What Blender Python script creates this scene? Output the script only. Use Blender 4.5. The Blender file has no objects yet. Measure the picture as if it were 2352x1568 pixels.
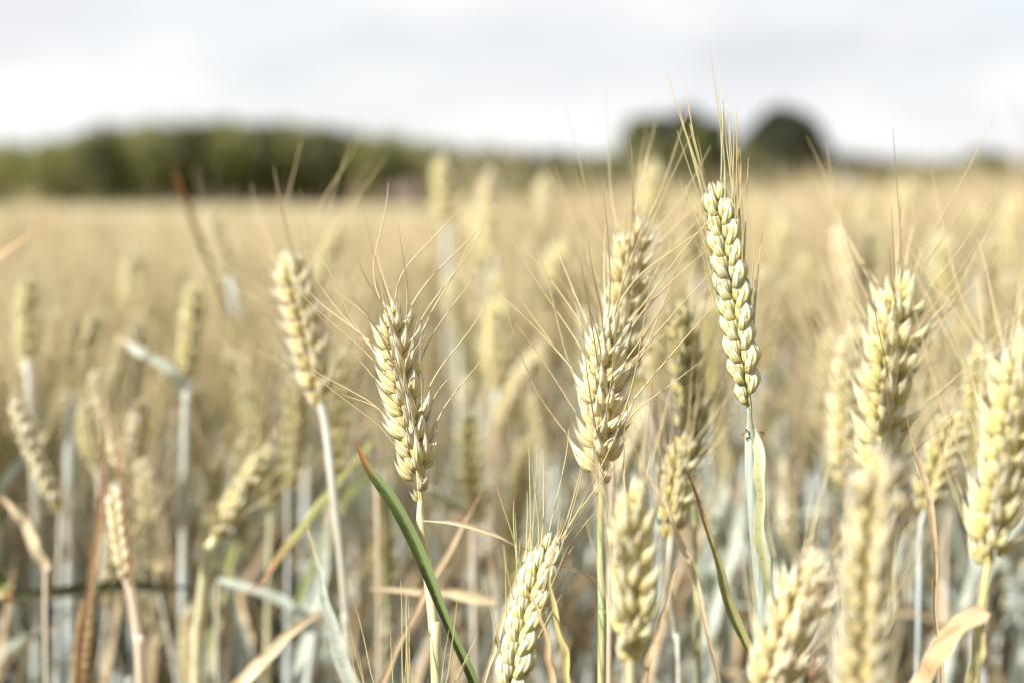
import bpy, math, random
import numpy as np
from mathutils import Vector, noise as mnoise

SC = bpy.context.scene
COL = SC.collection
R = math.radians
rng = np.random.default_rng(7)
random.seed(7)

# ------------------------------------------------------------------ camera
CAM_H = 0.95
PITCH = R(5.93)
cam_d = bpy.data.cameras.new('camera'); cam = bpy.data.objects.new('camera', cam_d); COL.objects.link(cam)
cam.location = (0, 0, CAM_H); cam.rotation_euler = (math.pi/2 - PITCH, 0, 0)
cam_d.lens = 50; cam_d.sensor_width = 36; cam_d.clip_start = 0.02; cam_d.clip_end = 5000
cam_d.dof.use_dof = True; cam_d.dof.focus_distance = 0.565; cam_d.dof.aperture_fstop = 4.2
cam_d.dof.aperture_blades = 0
SC.camera = cam

# ------------------------------------------------------------------ light
SUN_DIR = Vector((-0.76, -0.56, 0.78)).normalized()      # towards the sun
world = bpy.data.worlds.new('World'); SC.world = world; world.use_nodes = True
nt = world.node_tree; N = nt.nodes; L = nt.links; N.clear()
out = N.new('ShaderNodeOutputWorld'); bg = N.new('ShaderNodeBackground'); bg.inputs[1].default_value = 0.084
sky = N.new('ShaderNodeTexSky'); sky.sky_type = 'NISHITA'; sky.sun_disc = False
sky.sun_elevation = math.asin(SUN_DIR.z); sky.sun_rotation = math.atan2(SUN_DIR.x, SUN_DIR.y)
tc = N.new('ShaderNodeTexCoord')
mp = N.new('ShaderNodeMapping'); mp.inputs['Scale'].default_value = (1, 1, 3.0)
mp.inputs['Location'].default_value = (0.35, 0.1, 0.2)
n1 = N.new('ShaderNodeTexNoise'); n1.inputs['Scale'].default_value = 3.6; n1.inputs['Detail'].default_value = 5; n1.inputs['Roughness'].default_value = .5
cr = N.new('ShaderNodeValToRGB')
cr.color_ramp.elements[0].position = 0.36; cr.color_ramp.elements[0].color = (5.35, 5.5, 5.8, 1)
cr.color_ramp.elements[1].position = 0.60; cr.color_ramp.elements[1].color = (7.0, 7.0, 7.0, 1)
n2 = N.new('ShaderNodeTexNoise'); n2.inputs['Scale'].default_value = 1.7; n2.inputs['Detail'].default_value = 4
cm = N.new('ShaderNodeValToRGB')
cm.color_ramp.elements[0].position = 0.33; cm.color_ramp.elements[0].color = (.45,)*3 + (1,)
cm.color_ramp.elements[1].position = 0.56; cm.color_ramp.elements[1].color = (1, 1, 1, 1)
mx = N.new('ShaderNodeMixRGB')
L.new(tc.outputs['Generated'], mp.inputs[0]); L.new(mp.outputs[0], n1.inputs[0]); L.new(n1.outputs[0], cr.inputs[0])
L.new(mp.outputs[0], n2.inputs[0]); L.new(n2.outputs[0], cm.inputs[0])
L.new(cm.outputs[0], mx.inputs[0]); L.new(sky.outputs[0], mx.inputs[1]); L.new(cr.outputs[0], mx.inputs[2])
L.new(mx.outputs[0], bg.inputs[0]); L.new(bg.outputs[0], out.inputs[0])

sun_d = bpy.data.lights.new('sun', 'SUN'); sun = bpy.data.objects.new('sun', sun_d); COL.objects.link(sun)
sun_d.energy = 5.0; sun_d.angle = R(1.0); sun_d.color = (1.0, 0.96, 0.91)
sun.rotation_euler = SUN_DIR.to_track_quat('Z', 'Y').to_euler()

SC.view_settings.view_transform = 'Standard'; SC.view_settings.look = 'None'
SC.view_settings.exposure = 0.83; SC.view_settings.gamma = 1
SC.cycles.use_denoising = True
SC.cycles.max_bounces = 6; SC.cycles.diffuse_bounces = 4; SC.cycles.glossy_bounces = 2
SC.cycles.transmission_bounces = 3; SC.cycles.transparent_max_bounces = 4
SC.cycles.caustics_reflective = False; SC.cycles.caustics_refractive = False

# ------------------------------------------------------------------ placing helpers
CP, SP = math.cos(PITCH), math.sin(PITCH)
FWD = np.array([0, CP, -SP]); UPV = np.array([0, SP, CP]); RGT = np.array([1., 0, 0]); CAMP = np.array([0, 0, CAM_H])
def W(px, py, d):
    "a point d metres along the view axis, px, py measured on the 2352 x 1568 view of the photograph"
    return CAMP + d*(FWD + (px-1176)/2352*0.72*RGT + (784-py)/2352*0.72*UPV)

def sstep(a, b, x):
    t = min(1, max(0, (x-a)/(b-a))); return t*t*(3-2*t)
def canopy(x, y):
    "height of the mean ear tips"
    return CAM_H - (0.114 - 0.036*math.tanh(x/0.30)) - 0.09*sstep(3, 13, y) - 1.45*sstep(9, 150, y) + 0.012*math.sin(x*2.1+y*1.3) + .05*sstep(5, 14, y)*mnoise.noise(Vector((x*.16, y*.11, 3.3)))
def ground(x, y):
    return canopy(x, y) - 0.80

def unit(v):
    n = np.linalg.norm(v); return v/n if n > 1e-12 else v
def catmull(P, n):
    P = np.asarray(P, float)
    if len(P) == 2:
        t = np.linspace(0, 1, n)[:, None]; return P[0]*(1-t)+P[1]*t
    Q = np.vstack([2*P[0]-P[1], P, 2*P[-1]-P[-2]])
    seg = np.linalg.norm(np.diff(P[:, :3], axis=0), axis=1); cum = np.concatenate([[0], np.cumsum(seg)])
    s = np.linspace(0, cum[-1], n); o = []
    for v in s:
        i = min(len(P)-2, max(0, int(np.searchsorted(cum, v, side='right')-1)))
        t = (v-cum[i])/(seg[i]+1e-12)
        p0, p1, p2, p3 = Q[i], Q[i+1], Q[i+2], Q[i+3]
        o.append(.5*((2*p1)+(-p0+p2)*t+(2*p0-5*p1+4*p2-p3)*t*t+(-p0+3*p1-3*p2+p3)*t**3))
    return np.array(o)

# ------------------------------------------------------------------ mesh collector
class MB:
    def __init__(s): s.v = []; s.f = []; s.a = []; s.m = []; s.n = 0
    def add(s, v, f, a, mi=0):
        s.v.append(np.asarray(v, float)); s.f.extend((f + s.n).tolist() if isinstance(f, np.ndarray) else [[i+s.n for i in q] for q in f])
        s.a.append(np.asarray(a, float)); s.m.extend([mi]*len(f)); s.n += len(v)
    def mesh(s, name, mats, origin=None, smooth=True):
        V = np.vstack(s.v)
        if origin is not None: V = V - np.asarray(origin)
        me = bpy.data.meshes.new(name)
        me.from_pydata(V.tolist(), [], s.f)
        at = me.attributes.new('st', 'FLOAT_VECTOR', 'POINT')
        at.data.foreach_set('vector', np.vstack(s.a).astype(np.float32).ravel())
        for m in (mats if isinstance(mats, (list, tuple)) else [mats]): me.materials.append(m)
        if len(me.materials) > 1: me.polygons.foreach_set('material_index', s.m)
        if smooth: me.polygons.foreach_set('use_smooth', [True]*len(me.polygons))
        me.update(); return me
    def build(s, name, mats, parent=None, smooth=True):
        o = bpy.data.objects.new(name, s.mesh(name, mats, parent.location if parent is not None and parent.parent is None else (parent.parent.location if parent is not None else None), smooth))
        COL.objects.link(o); o.parent = parent; return o

def tag(o, label=None, cat=None, group=None, kind=None):
    if label: o['label'] = label
    if cat: o['category'] = cat
    if group: o['group'] = group
    if kind: o['kind'] = kind
    return o
def empty(name, loc):
    o = bpy.data.objects.new(name, None); o.location = Vector(loc); o.empty_display_size = .02; COL.objects.link(o); return o

_gridcache = {}
def gridf(n, m, closed):
    k = (n, m, closed)
    if k not in _gridcache:
        f = []
        for i in range(n-1):
            for j in range(m if closed else m-1):
                j2 = (j+1) % m
                f.append([i*m+j, i*m+j2, (i+1)*m+j2, (i+1)*m+j])
        _gridcache[k] = np.array(f)
    return _gridcache[k]

def tube(mb, P, rad, nu=6, rnd=None, mi=0):
    P = np.asarray(P, float); n = len(P); rad = np.broadcast_to(rad, (n,))
    T = np.gradient(P, axis=0); T /= (np.linalg.norm(T, axis=1)[:, None]+1e-12)
    ref = np.array([0, 1., 0]) if abs(T[0][1]) < .9 else np.array([1., 0, 0])
    A = np.cross(T, ref); A /= (np.linalg.norm(A, axis=1)[:, None]+1e-12); B = np.cross(T, A)
    an = np.arange(nu)*2*math.pi/nu
    V = P[:, None]+rad[:, None, None]*(np.cos(an)[None, :, None]*A[:, None]+np.sin(an)[None, :, None]*B[:, None])
    V = V.reshape(-1, 3); st = np.zeros((n, nu, 3)); st[..., 0] = np.linspace(0, 1, n)[:, None]
    st[..., 1] = np.abs(np.arange(nu)/nu*2-1)[None]; st[..., 2] = rng.random() if rnd is None else rnd
    mb.add(V, gridf(n, nu, True), st.reshape(-1, 3), mi)

def ribbon(mb, P, width, nrm, fold=.35, twist=0., rnd=None, mi=0, nu=5, curl=0.):
    "leaf blade: P base to tip, nrm the way the upper face looks"
    P = np.asarray(P, float); n = len(P)
    T = np.gradient(P, axis=0); T /= (np.linalg.norm(T, axis=1)[:, None]+1e-12)
    V = []; st = []; fp = rng.random()*6.28; f0 = fold
    r = rng.random() if rnd is None else rnd
    for i in range(n):
        fold = f0*(1+.35*math.sin(i/(n-1)*8+fp))
        nn = unit(np.asarray(nrm)-T[i]*np.dot(nrm, T[i])); s = np.cross(T[i], nn)
        a = twist*i/(n-1); s, nn = s*math.cos(a)+nn*math.sin(a), nn*math.cos(a)-s*math.sin(a)
        for j in range(nu):
            u = j/(nu-1)*2-1
            w = width[i]*.5
            V.append(P[i]+s*u*w*math.cos(fold)+nn*(abs(u)*w*math.sin(fold)+curl*w*u*u))
            st.append((i/(n-1), u, r))
    mb.add(V, gridf(n, nu, False), st, mi)

# ------------------------------------------------------------------ materials
def newmat(name):
    m = bpy.data.materials.new(name); m.use_nodes = True; m.node_tree.nodes.clear(); return m, m.node_tree.nodes, m.node_tree.links
class NT:
    "tiny node helper"
    def __init__(s, m): s.N = m.node_tree.nodes; s.L = m.node_tree.links
    def n(s, t, ins=None, **k):
        x = s.N.new(t)
        for a, b in k.items(): setattr(x, a, b)
        for a, b in (ins or {}).items():
            if isinstance(b, bpy.types.NodeSocket): s.L.new(b, x.inputs[a])
            else: x.inputs[a].default_value = b
        return x
    def math(s, op, a, b=0., c=None, clamp=False):
        x = s.n('ShaderNodeMath', {0: a, 1: b}, operation=op, use_clamp=clamp)
        if c is not None:
            x.inputs[2].default_value = c
        return x.outputs[0]
    def mix(s, f, a, b):
        x = s.N.new('ShaderNodeMixRGB')
        for i, v in ((0, f), (1, a), (2, b)):
            if isinstance(v, bpy.types.NodeSocket): s.L.new(v, x.inputs[i])
            else: x.inputs[i].default_value = v if i == 0 else (*v, 1)
        return x.outputs[0]
    def ss(s, v, a, b):
        x = s.n('ShaderNodeMapRange', {0: v, 1: a, 2: b, 3: 0., 4: 1.}, interpolation_type='SMOOTHSTEP'); return x.outputs[0]
    def noise(s, scale, detail=2, vec=None):
        x = s.n('ShaderNodeTexNoise', {'Scale': scale, 'Detail': detail}); 
        if vec is not None: s.L.new(vec, x.inputs['Vector'])
        return x.outputs[0]
def finish(h, col, rough=.5, trans=.2, spec=.35, bump=None, bd=.0004, bs=.4):
    p = h.n('ShaderNodeBsdfPrincipled', {'Base Color': col, 'Roughness': rough, 'Specular IOR Level': spec})
    if bump is not None:
        b = h.n('ShaderNodeBump', {'Strength': bs, 'Distance': bd, 'Height': bump}); h.L.new(b.outputs[0], p.inputs['Normal'])
    o = h.N.new('ShaderNodeOutputMaterial')
    if trans > 0:
        t = h.n('ShaderNodeBsdfTranslucent', {'Color': col}); mixs = h.n('ShaderNodeMixShader', {0: trans, 1: p.outputs[0], 2: t.outputs[0]})
        h.L.new(mixs.outputs[0], o.inputs[0])
    else: h.L.new(p.outputs[0], o.inputs[0])

def ear_mat(name, belly, pale, edge, warm=(.60, .43, .20), amt=.5):
    "hull material: green-yellow belly, pale veins and papery margins, greyish beak"
    m, _, _ = newmat(name); h = NT(m)
    at = h.n('ShaderNodeAttribute', attribute_name='st'); sp = h.n('ShaderNodeSeparateXYZ', {0: at.outputs['Vector']})
    v, a, r = sp.outputs
    tc = h.n('ShaderNodeTexCoord'); ob = tc.outputs['Object']
    ns = h.noise(260, 3, ob); nb = h.noise(60, 2, ob)
    wob = h.math('ADD', a, h.math('MULTIPLY', h.math('SUBTRACT', ns, .5), .10))
    vein = h.math('POWER', h.math('ABSOLUTE', h.math('SINE', h.math('MULTIPLY', wob, 12.5))), 2.5)
    line = h.math('POWER', h.math('ABSOLUTE', h.math('COSINE', h.math('MULTIPLY', wob, 12.5))), 9.0)
    # papery pale upper part
    up = h.ss(h.math('ADD', v, h.math('MULTIPLY', h.math('SUBTRACT', ns, .5), .35)), .25, .75)
    c = h.mix(h.math('ADD', h.math('MULTIPLY', up, .75), h.math('MULTIPLY', vein, .45), clamp=True), belly, pale)
    c = h.mix(h.math('MULTIPLY', line, h.math('ADD', .08, h.math('MULTIPLY', r, .34))), c, (edge[0]*.62, edge[1]*.66, edge[2]*.55))
    c = h.mix(h.math('MULTIPLY', h.ss(h.math('ADD', h.math('MULTIPLY', r, .6), h.math('MULTIPLY', nb, .8)), .55, 1.0), amt), c, edge)
    c = h.mix(h.math('MULTIPLY', h.ss(v, .78, .95), .75), c, (edge[0]*.75, edge[1]*.75, edge[2]*.78))
    c = h.mix(h.math('MULTIPLY', h.ss(h.noise(140, 2, ob), .58, .72), .55), c, warm)
    c = h.mix(h.math('MULTIPLY', h.math('MULTIPLY', h.ss(h.noise(330, 2, ob), .64, .70), h.ss(v, .5, .8)), .7), c, (.16, .13, .10))
    c = h.mix(h.math('MULTIPLY', h.ss(v, .12, .0), .5), c, (belly[0]*.8, belly[1]*.85, belly[2]*.6))
    finish(h, c, .58, .18, .22, bump=h.math('ADD', vein, h.math('MULTIPLY', ns, .6)), bd=.0005, bs=.8)
    return m
EM = {
 'green': ear_mat('ear_hulls_green', (.55, .48, .13), (.84, .80, .56), (.52, .53, .40), amt=.5),
 'cream': ear_mat('ear_hulls_cream', (.72, .57, .17), (.93, .88, .69), (.64, .62, .50), amt=.2),
 'yellow': ear_mat('ear_hulls_yellow', (.69, .57, .14), (.91, .86, .62), (.64, .64, .47), amt=.25),
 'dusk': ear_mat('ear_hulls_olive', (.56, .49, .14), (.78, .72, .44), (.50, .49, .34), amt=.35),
 'dead': ear_mat('ear_hulls_brown', (.34, .22, .10), (.52, .38, .20), (.30, .20, .12), amt=.5),
}
def awn_mat():
    m, _, _ = newmat('awn_bristle'); h = NT(m)
    at = h.n('ShaderNodeAttribute', attribute_name='st'); sp = h.n('ShaderNodeSeparateXYZ', {0: at.outputs['Vector']}); v, a, r = sp.outputs
    c = h.mix(h.ss(v, .0, .35), (.60, .57, .33), (.60, .49, .27))
    c = h.mix(h.math('MULTIPLY', h.ss(r, .4, .9), .5), c, (.56, .42, .25))
    tc = h.n('ShaderNodeTexCoord')
    c = h.mix(h.math('MULTIPLY', h.ss(h.noise(90, 2, tc.outputs['Object']), .58, .70), .6), c, (.42, .24, .12))
    finish(h, c, .45, .15, .3); return m
def awn_green():
    m, _, _ = newmat('awn_bristle_green'); h = NT(m)
    at = h.n('ShaderNodeAttribute', attribute_name='st'); sp = h.n('ShaderNodeSeparateXYZ', {0: at.outputs['Vector']}); v, a, r = sp.outputs
    c = h.mix(h.ss(v, .2, .9), (.42, .42, .22), (.60, .50, .24))
    c = h.mix(h.math('MULTIPLY', h.ss(r, .6, .9), .7), c, (.64, .46, .24))
    finish(h, c, .45, .15, .3); return m
AWN = awn_mat(); AWNG = awn_green()

def stem_mat(name, c0, c1, c2):
    m, _, _ = newmat(name); h = NT(m)
    at = h.n('ShaderNodeAttribute', attribute_name='st'); sp = h.n('ShaderNodeSeparateXYZ', {0: at.outputs['Vector']}); v, a, r = sp.outputs
    tc = h.n('ShaderNodeTexCoord'); ob = tc.outputs['Object']; oi = h.n('ShaderNodeObjectInfo')
    mpn = h.n('ShaderNodeMapping', {0: ob}); mpn.inputs['Scale'].default_value = (900, 900, 22)
    st = h.noise(1, 2, mpn.outputs[0])
    c = h.mix(h.ss(st, .3, .7), c0, c1)
    c = h.mix(h.math('MULTIPLY', h.ss(h.noise(55, 3, ob), .56, .70), .55), c, (c2[0]*.72, c2[1]*.62, c2[2]*.5))
    c = h.mix(h.math('MULTIPLY', h.ss(h.math('ADD', h.noise(12, 2, ob), h.math('MULTIPLY', oi.outputs['Random'], .35)), .55, .85), .8), c, c2)
    finish(h, c, .42, .08, .4, bump=st, bd=.0002, bs=.4); return m
STEM = {'blue': stem_mat('stem_glaucous', (.48, .56, .57), (.68, .73, .71), (.62, .58, .44)),
        'sheath': stem_mat('sheath_grey_green', (.30, .36, .31), (.45, .50, .42), (.44, .45, .28)),
        'straw': stem_mat('stem_straw', (.66, .58, .34), (.78, .71, .50), (.62, .60, .34)),
        'pale': stem_mat('stem_pale', (.64, .60, .48), (.76, .72, .60), (.62, .48, .34)),
        'green': stem_mat('stem_green', (.30, .36, .14), (.44, .48, .26), (.60, .54, .26))}

def leaf_mat(name, c0, c1, tip, edge=None, spots=None, trans=.3, rough=.45, tipat=(.80, .97)):
    m, _, _ = newmat(name); h = NT(m)
    at = h.n('ShaderNodeAttribute', attribute_name='st'); sp = h.n('ShaderNodeSeparateXYZ', {0: at.outputs['Vector']}); v, a, r = sp.outputs
    tc = h.n('ShaderNodeTexCoord'); ob = tc.outputs['Object']
    vein = h.math('ABSOLUTE', h.math('SINE', h.math('MULTIPLY', a, 22.0)))
    n = h.noise(70, 3, ob); bl = h.noise(160, 4, ob)
    c = h.mix(h.math('ADD', h.math('MULTIPLY', vein, .35), h.math('MULTIPLY', h.ss(n, .35, .65), .6), clamp=True), c0, c1)
    c = h.mix(h.math('MULTIPLY', h.ss(bl, .55, .72), .55), c, (c0[0]*.62, c0[1]*.60, c0[2]*.6))
    if edge: c = h.mix(h.ss(h.math('ADD', a, h.math('MULTIPLY', h.math('SUBTRACT', n, .5), .3)), .05, .45), c, edge)
    if spots: c = h.mix(h.math('MULTIPLY', h.ss(h.noise(420, 2, ob), .60, .68), .7), c, spots)
    c = h.mix(h.ss(h.math('ADD', v, h.math('MULTIPLY', h.math('SUBTRACT', n, .5), .10)), tipat[0]-.02, tipat[1]+.02), c, tip)
    finish(h, c, rough, trans, .4, bump=vein, bd=.0003, bs=.35); return m
LM = {
 'green': leaf_mat('blade_green', (.046, .068, .012), (.080, .104, .024), (.36, .15, .05), edge=(.17, .22, .08), spots=(.20, .22, .05), rough=.6, trans=.06, tipat=(.955, .965)),
 'glaucous': leaf_mat('blade_glaucous', (.42, .48, .40), (.58, .61, .50), (.60, .45, .24)),
 'olive': leaf_mat('blade_olive', (.13, .16, .045), (.26, .28, .09), (.34, .17, .07), edge=(.42, .40, .16), tipat=(.62, .9)),
 'dry': leaf_mat('blade_dry', (.38, .28, .155), (.56, .44, .27), (.34, .21, .12), trans=.25),
 'straw': leaf_mat('blade_straw', (.64, .51, .31), (.76, .64, .43), (.58, .42, .26), trans=.25),
 'orange': leaf_mat('blade_orange', (.58, .40, .20), (.70, .52, .31), (.70, .47, .28), trans=.25),
 'yellow': leaf_mat('blade_yellow', (.58, .50, .18), (.66, .60, .30), (.60, .36, .14), trans=.3),
 'brown': leaf_mat('blade_brown', (.22, .12, .055), (.36, .24, .13), (.34, .20, .10), trans=.2),
 'dark': leaf_mat('blade_dark', (.06, .075, .03), (.14, .15, .07), (.22, .20, .10), edge=(.20, .22, .13), trans=.1),
 'flag': leaf_mat('blade_flag', (.40, .47, .34), (.54, .58, .44), (.22, .27, .10), edge=(.50, .49, .25), spots=(.40, .32, .12), trans=.15, tipat=(.60, 1.0)),
}
# ------------------------------------------------------------------ the ear of wheat
_pv = np.array([0, .03, .08, .16, .28, .42, .56, .70, .82, .91, .97, 1.])
_pw = np.array([.16, .48, .70, .88, .99, 1., .90, .70, .44, .22, .10, .03])
_pq = np.array([.16, .52, .78, .96, 1., .86, .60, .34, .17, .09, .05, .02])
def hull_template(nv, nu, kind):
    v = np.linspace(0, 1, nv)**.92; w = np.interp(v, _pv, _pq if kind.endswith('point') else _pw)
    a = np.arange(nu)*2*math.pi/nu
    V, A = np.meshgrid(v, a, indexing='ij'); Wd = np.repeat(w[:, None], nu, 1)
    if kind.startswith('glume'):
        keel = 1+.30*np.exp(-((np.mod(A-math.pi/2+.35+math.pi, 2*math.pi)-math.pi)/.30)**2)
        x = Wd*np.cos(A)*keel; y = Wd*np.sin(A)*keel
    else:
        keel = 1+.14*np.exp(-((np.mod(A-math.pi/2+math.pi, 2*math.pi)-math.pi)/.35)**2)
        x = Wd*np.cos(A)*keel; y = Wd*np.sin(A)*keel
    st = np.stack([V, np.abs(np.mod(A-math.pi/2+math.pi, 2*math.pi)-math.pi)/math.pi], -1)
    return x.ravel(), y.ravel(), V.ravel(), st.reshape(-1, 2)
_tc = {}
def hull(mb, base, d, face, L, hx, hy, belly=.10, kind='lemma', res=(9, 8), beak=0.):
    k = (res, kind)
    if k not in _tc: _tc[k] = hull_template(res[0], res[1], kind)
    x, y, v, st = _tc[k]
    Z = unit(d); Y = unit(face-Z*np.dot(face, Z)); X = np.cross(Y, Z)
    bend = belly*np.sin(math.pi*v*.9)-belly*.9*v*v + beak*v**4
    P = base + (x*hx)[:, None]*X + (y*hy+bend*L)[:, None]*Y + (v*L)[:, None]*Z
    s = np.concatenate([st, np.full((len(v), 1), rng.random())], 1)
    mb.add(P, gridf(res[0], res[1], True), s)
    return base + Z*L + Y*(-belly*.6*L+beak*L)

def awn_curve(p0, d0, d1, Ln, n=9, wob=.08):
    d0 = unit(d0); d1 = unit(d1); w = rng.normal(0, wob, 3); w2 = rng.normal(0, wob*.8, 3)
    P = [p0 - d0*Ln*.012]; d = d0
    for i in range(n):
        t = (i+1)/n
        e = unit(d0*(1-min(1, t*2.2))+d1*min(1, t*2.2)+w*math.sin(t*3.0)+w2*t*t)
        P.append(P[-1]+e*Ln/n)
    return np.array(P)

def spikelet(mb, node, T, Yo, F, sc, o, res, awns=None):
    """one spikelet: two glumes, two outer florets, a middle one and a small top one.  T ear axis, Yo outward from the
       rachis, F across.  o: dict of angles.  Tips for the awns are put on the list awns."""
    mm = .001*sc
    jf = o.get('jit', 1.5); j = lambda s: rng.normal(0, s*jf)
    outa = o['out']+j(.06); pt = o.get('pt', ''); kl = o.get('L', 1.); wy = o.get('wy', 1.); wx = o.get('wx', 1.)
    for sx in (-1, 1):
        fa = o['fan']*sx+j(.06)
        # glume
        d = T*math.cos(outa*1.2)+Yo*math.sin(outa*1.2)+F*math.sin(fa*1.4)
        base = node+Yo*.6*mm+F*sx*o['fx']*1.25*mm
        hull(mb, base, d, Yo*.55+F*sx*.9, 8.8*mm*kl*(1+j(.05)), 1.8*mm*wx, 1.3*mm*wy, .13, 'glume'+pt, res, beak=o['beak'])
        # outer floret
        oa = outa*(1+j(.12))
        d = T*math.cos(oa)+Yo*math.sin(oa)+F*math.sin(fa)
        base = node+Yo*1.3*mm+F*sx*o['fx']*.9*mm+T*1.7*mm
        tip = hull(mb, base, d, Yo*.9+F*sx*.45, 11.0*mm*kl*(1+j(.06)), 2.1*mm*wx, 1.8*mm*wy, .12, 'lemma'+pt, res, beak=o['beak']*.8)
        if awns is not None: awns.append((tip, unit(d), unit(Yo*.8+F*sx*.8)))
        if o.get('inner'):      # second floret tucked inside the outer one
            d = T*math.cos(outa*.45)+Yo*math.sin(outa*.45)+F*math.sin(fa*.5)
            hull(mb, node+Yo*.5*mm+F*sx*o['fx']*.7*mm+T*3.4*mm, d, Yo*.3+F*sx, 9.8*mm*kl, 1.9*mm*wx, 1.5*mm*wy, .08, 'lemma'+pt, res, beak=o['beak']*.5)
    d = T*math.cos(outa*1.25)+Yo*math.sin(outa*1.25)+F*j(.12)
    tip = hull(mb, node+Yo*1.9*mm+T*3.0*mm+F*j(.3)*mm, d, Yo, 10.2*mm*kl, 2.0*mm*wx, 1.75*mm*wy, .10, 'lemma'+pt, res, beak=o['beak']*.7)
    if awns is not None and rng.random() < o.get('mid', .25): awns.append((tip, unit(d), Yo))
    if o.get('top', True):
        d = T*1+Yo*math.sin(outa*.7)+F*(.22 if rng.random() < .5 else -.22)
        hull(mb, node+Yo*1.5*mm+T*5.0*mm, d, Yo, 8.2*mm*kl, 1.45*mm*wx, 1.3*mm*wy, .05, 'lemma'+pt, res, beak=o['beak']*.5)

def ear_frames(axis, roll, n, view=None):
    P = catmull(axis, 40); T = np.gradient(P, axis=0); T /= np.linalg.norm(T, axis=1)[:, None]
    fr = []
    for k in range(n+1):
        s = (.02+.88*(k/n))*39; i = int(s); f = s-i
        p = P[i]*(1-f)+P[min(39, i+1)]*f; t = T[i]
        back = view if view is not None else -FWD
        S = unit(np.cross(t, back)); Vp = unit(np.cross(S, t))
        D = S*math.cos(roll)+Vp*math.sin(roll); F = np.cross(t, D)
        fr.append((p, t, D, F))
    return P, fr

STY = {
 'braid': dict(out=.20, fan=.0, fx=1.75, beak=-.02, mid=.0, top=False, inner=True, L=1.06, wy=1.28, wx=1.08, jit=.7),
 'semi': dict(out=.42, fan=.34, fx=1.2, beak=.07, mid=.3, pt='point', L=1.27, wy=.97, wx=.92, inner=True),
 'open': dict(out=.50, fan=.38, fx=1.15, beak=.09, mid=.35, pt='point', L=1.27, wy=.97, wx=.92, inner=True),
}
def taper(u):
    return .70+.34*min(1, u/.16) - .20*max(0, (u-.70)/.30) if u < 2 else 1

def make_ear(axis, roll, n, size, style, hullm, awnm, awn_len, spread, parent=None, res=(10, 9), split=False, awn_r=.00028,
             awn_prob=1., view=None, awn_n=9, low=0, names=('ear', 'spikelet', 'awn', 'awns'), awn_bias=None, wob=.08):
    """split: every spikelet and awn is its own mesh under the ear; otherwise the ear is one mesh and its awns another"""
    P, fr = ear_frames(axis, R(roll), n, view)
    o = STY[style]
    er = MB(); tube(er, P[:int(39*.93)], np.linspace(.0011, .0005, int(39*.93))*size, 6)
    awns = []; meshes = []
    for k, (p, t, D, F) in enumerate(fr):
        u = k/n; side = 1 if k % 2 else -1
        sc = size*(.72+.32*min(1, u/.14)-.22*max(0, (u-.72)/.28))
        if low and k < low: sc *= .5
        mb = MB() if split else er
        if k == n:      # end spikelet, turned a quarter
            spikelet(mb, p, t, F, D, sc*.95, dict(o, out=.05, fan=max(.2, o['fan'])), res, awns)
        else:
            spikelet(mb, p+D*side*.0007*size, t, D*side, F, sc, o, res, awns if not (low and k < low) else None)
        if split: meshes.append(mb)
    aw = []
    for (tip, d, outv) in awns:
        if rng.random() > awn_prob: continue
        ax = fr[len(fr)//2][1]
        sp = spread*(.35+1.0*rng.random())
        d1 = unit(ax+outv*sp+(np.array(awn_bias) if awn_bias is not None else 0))
        Ln = awn_len*((.72+.45*rng.random()) if rng.random() > .12 else (.2+.3*rng.random()))
        aw.append(awn_curve(tip, d, d1, Ln, awn_n, wob))
    return er, meshes, aw

def awn_radius(n, r): 
    t = np.linspace(0, 1, n); return r*(1-t)**.7*1.0+r*.28

def split_paths_ground(root_pts, base_override=None):
    pass

def stem_to_ground(pts):
    "continue a visible stem (top to bottom points) down to the soil, straightening towards the vertical"
    P = [np.asarray(p, float) for p in pts]
    a, b = P[-2], P[-1]; d = unit(b-a)
    dx = d[0]*.35; dy = d[1]*.1
    gz = ground(b[0]+dx*.5, b[1]+dy*.5)
    h = b[2]-gz
    if h > .02:
        P.append(np.array([b[0]+dx*h*.42/1, b[1]+dy*.4*h, b[2]-h*.45]))
        P.append(np.array([b[0]+dx*h*.62, b[1]+dy*.6*h, gz]))
    return P

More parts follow.
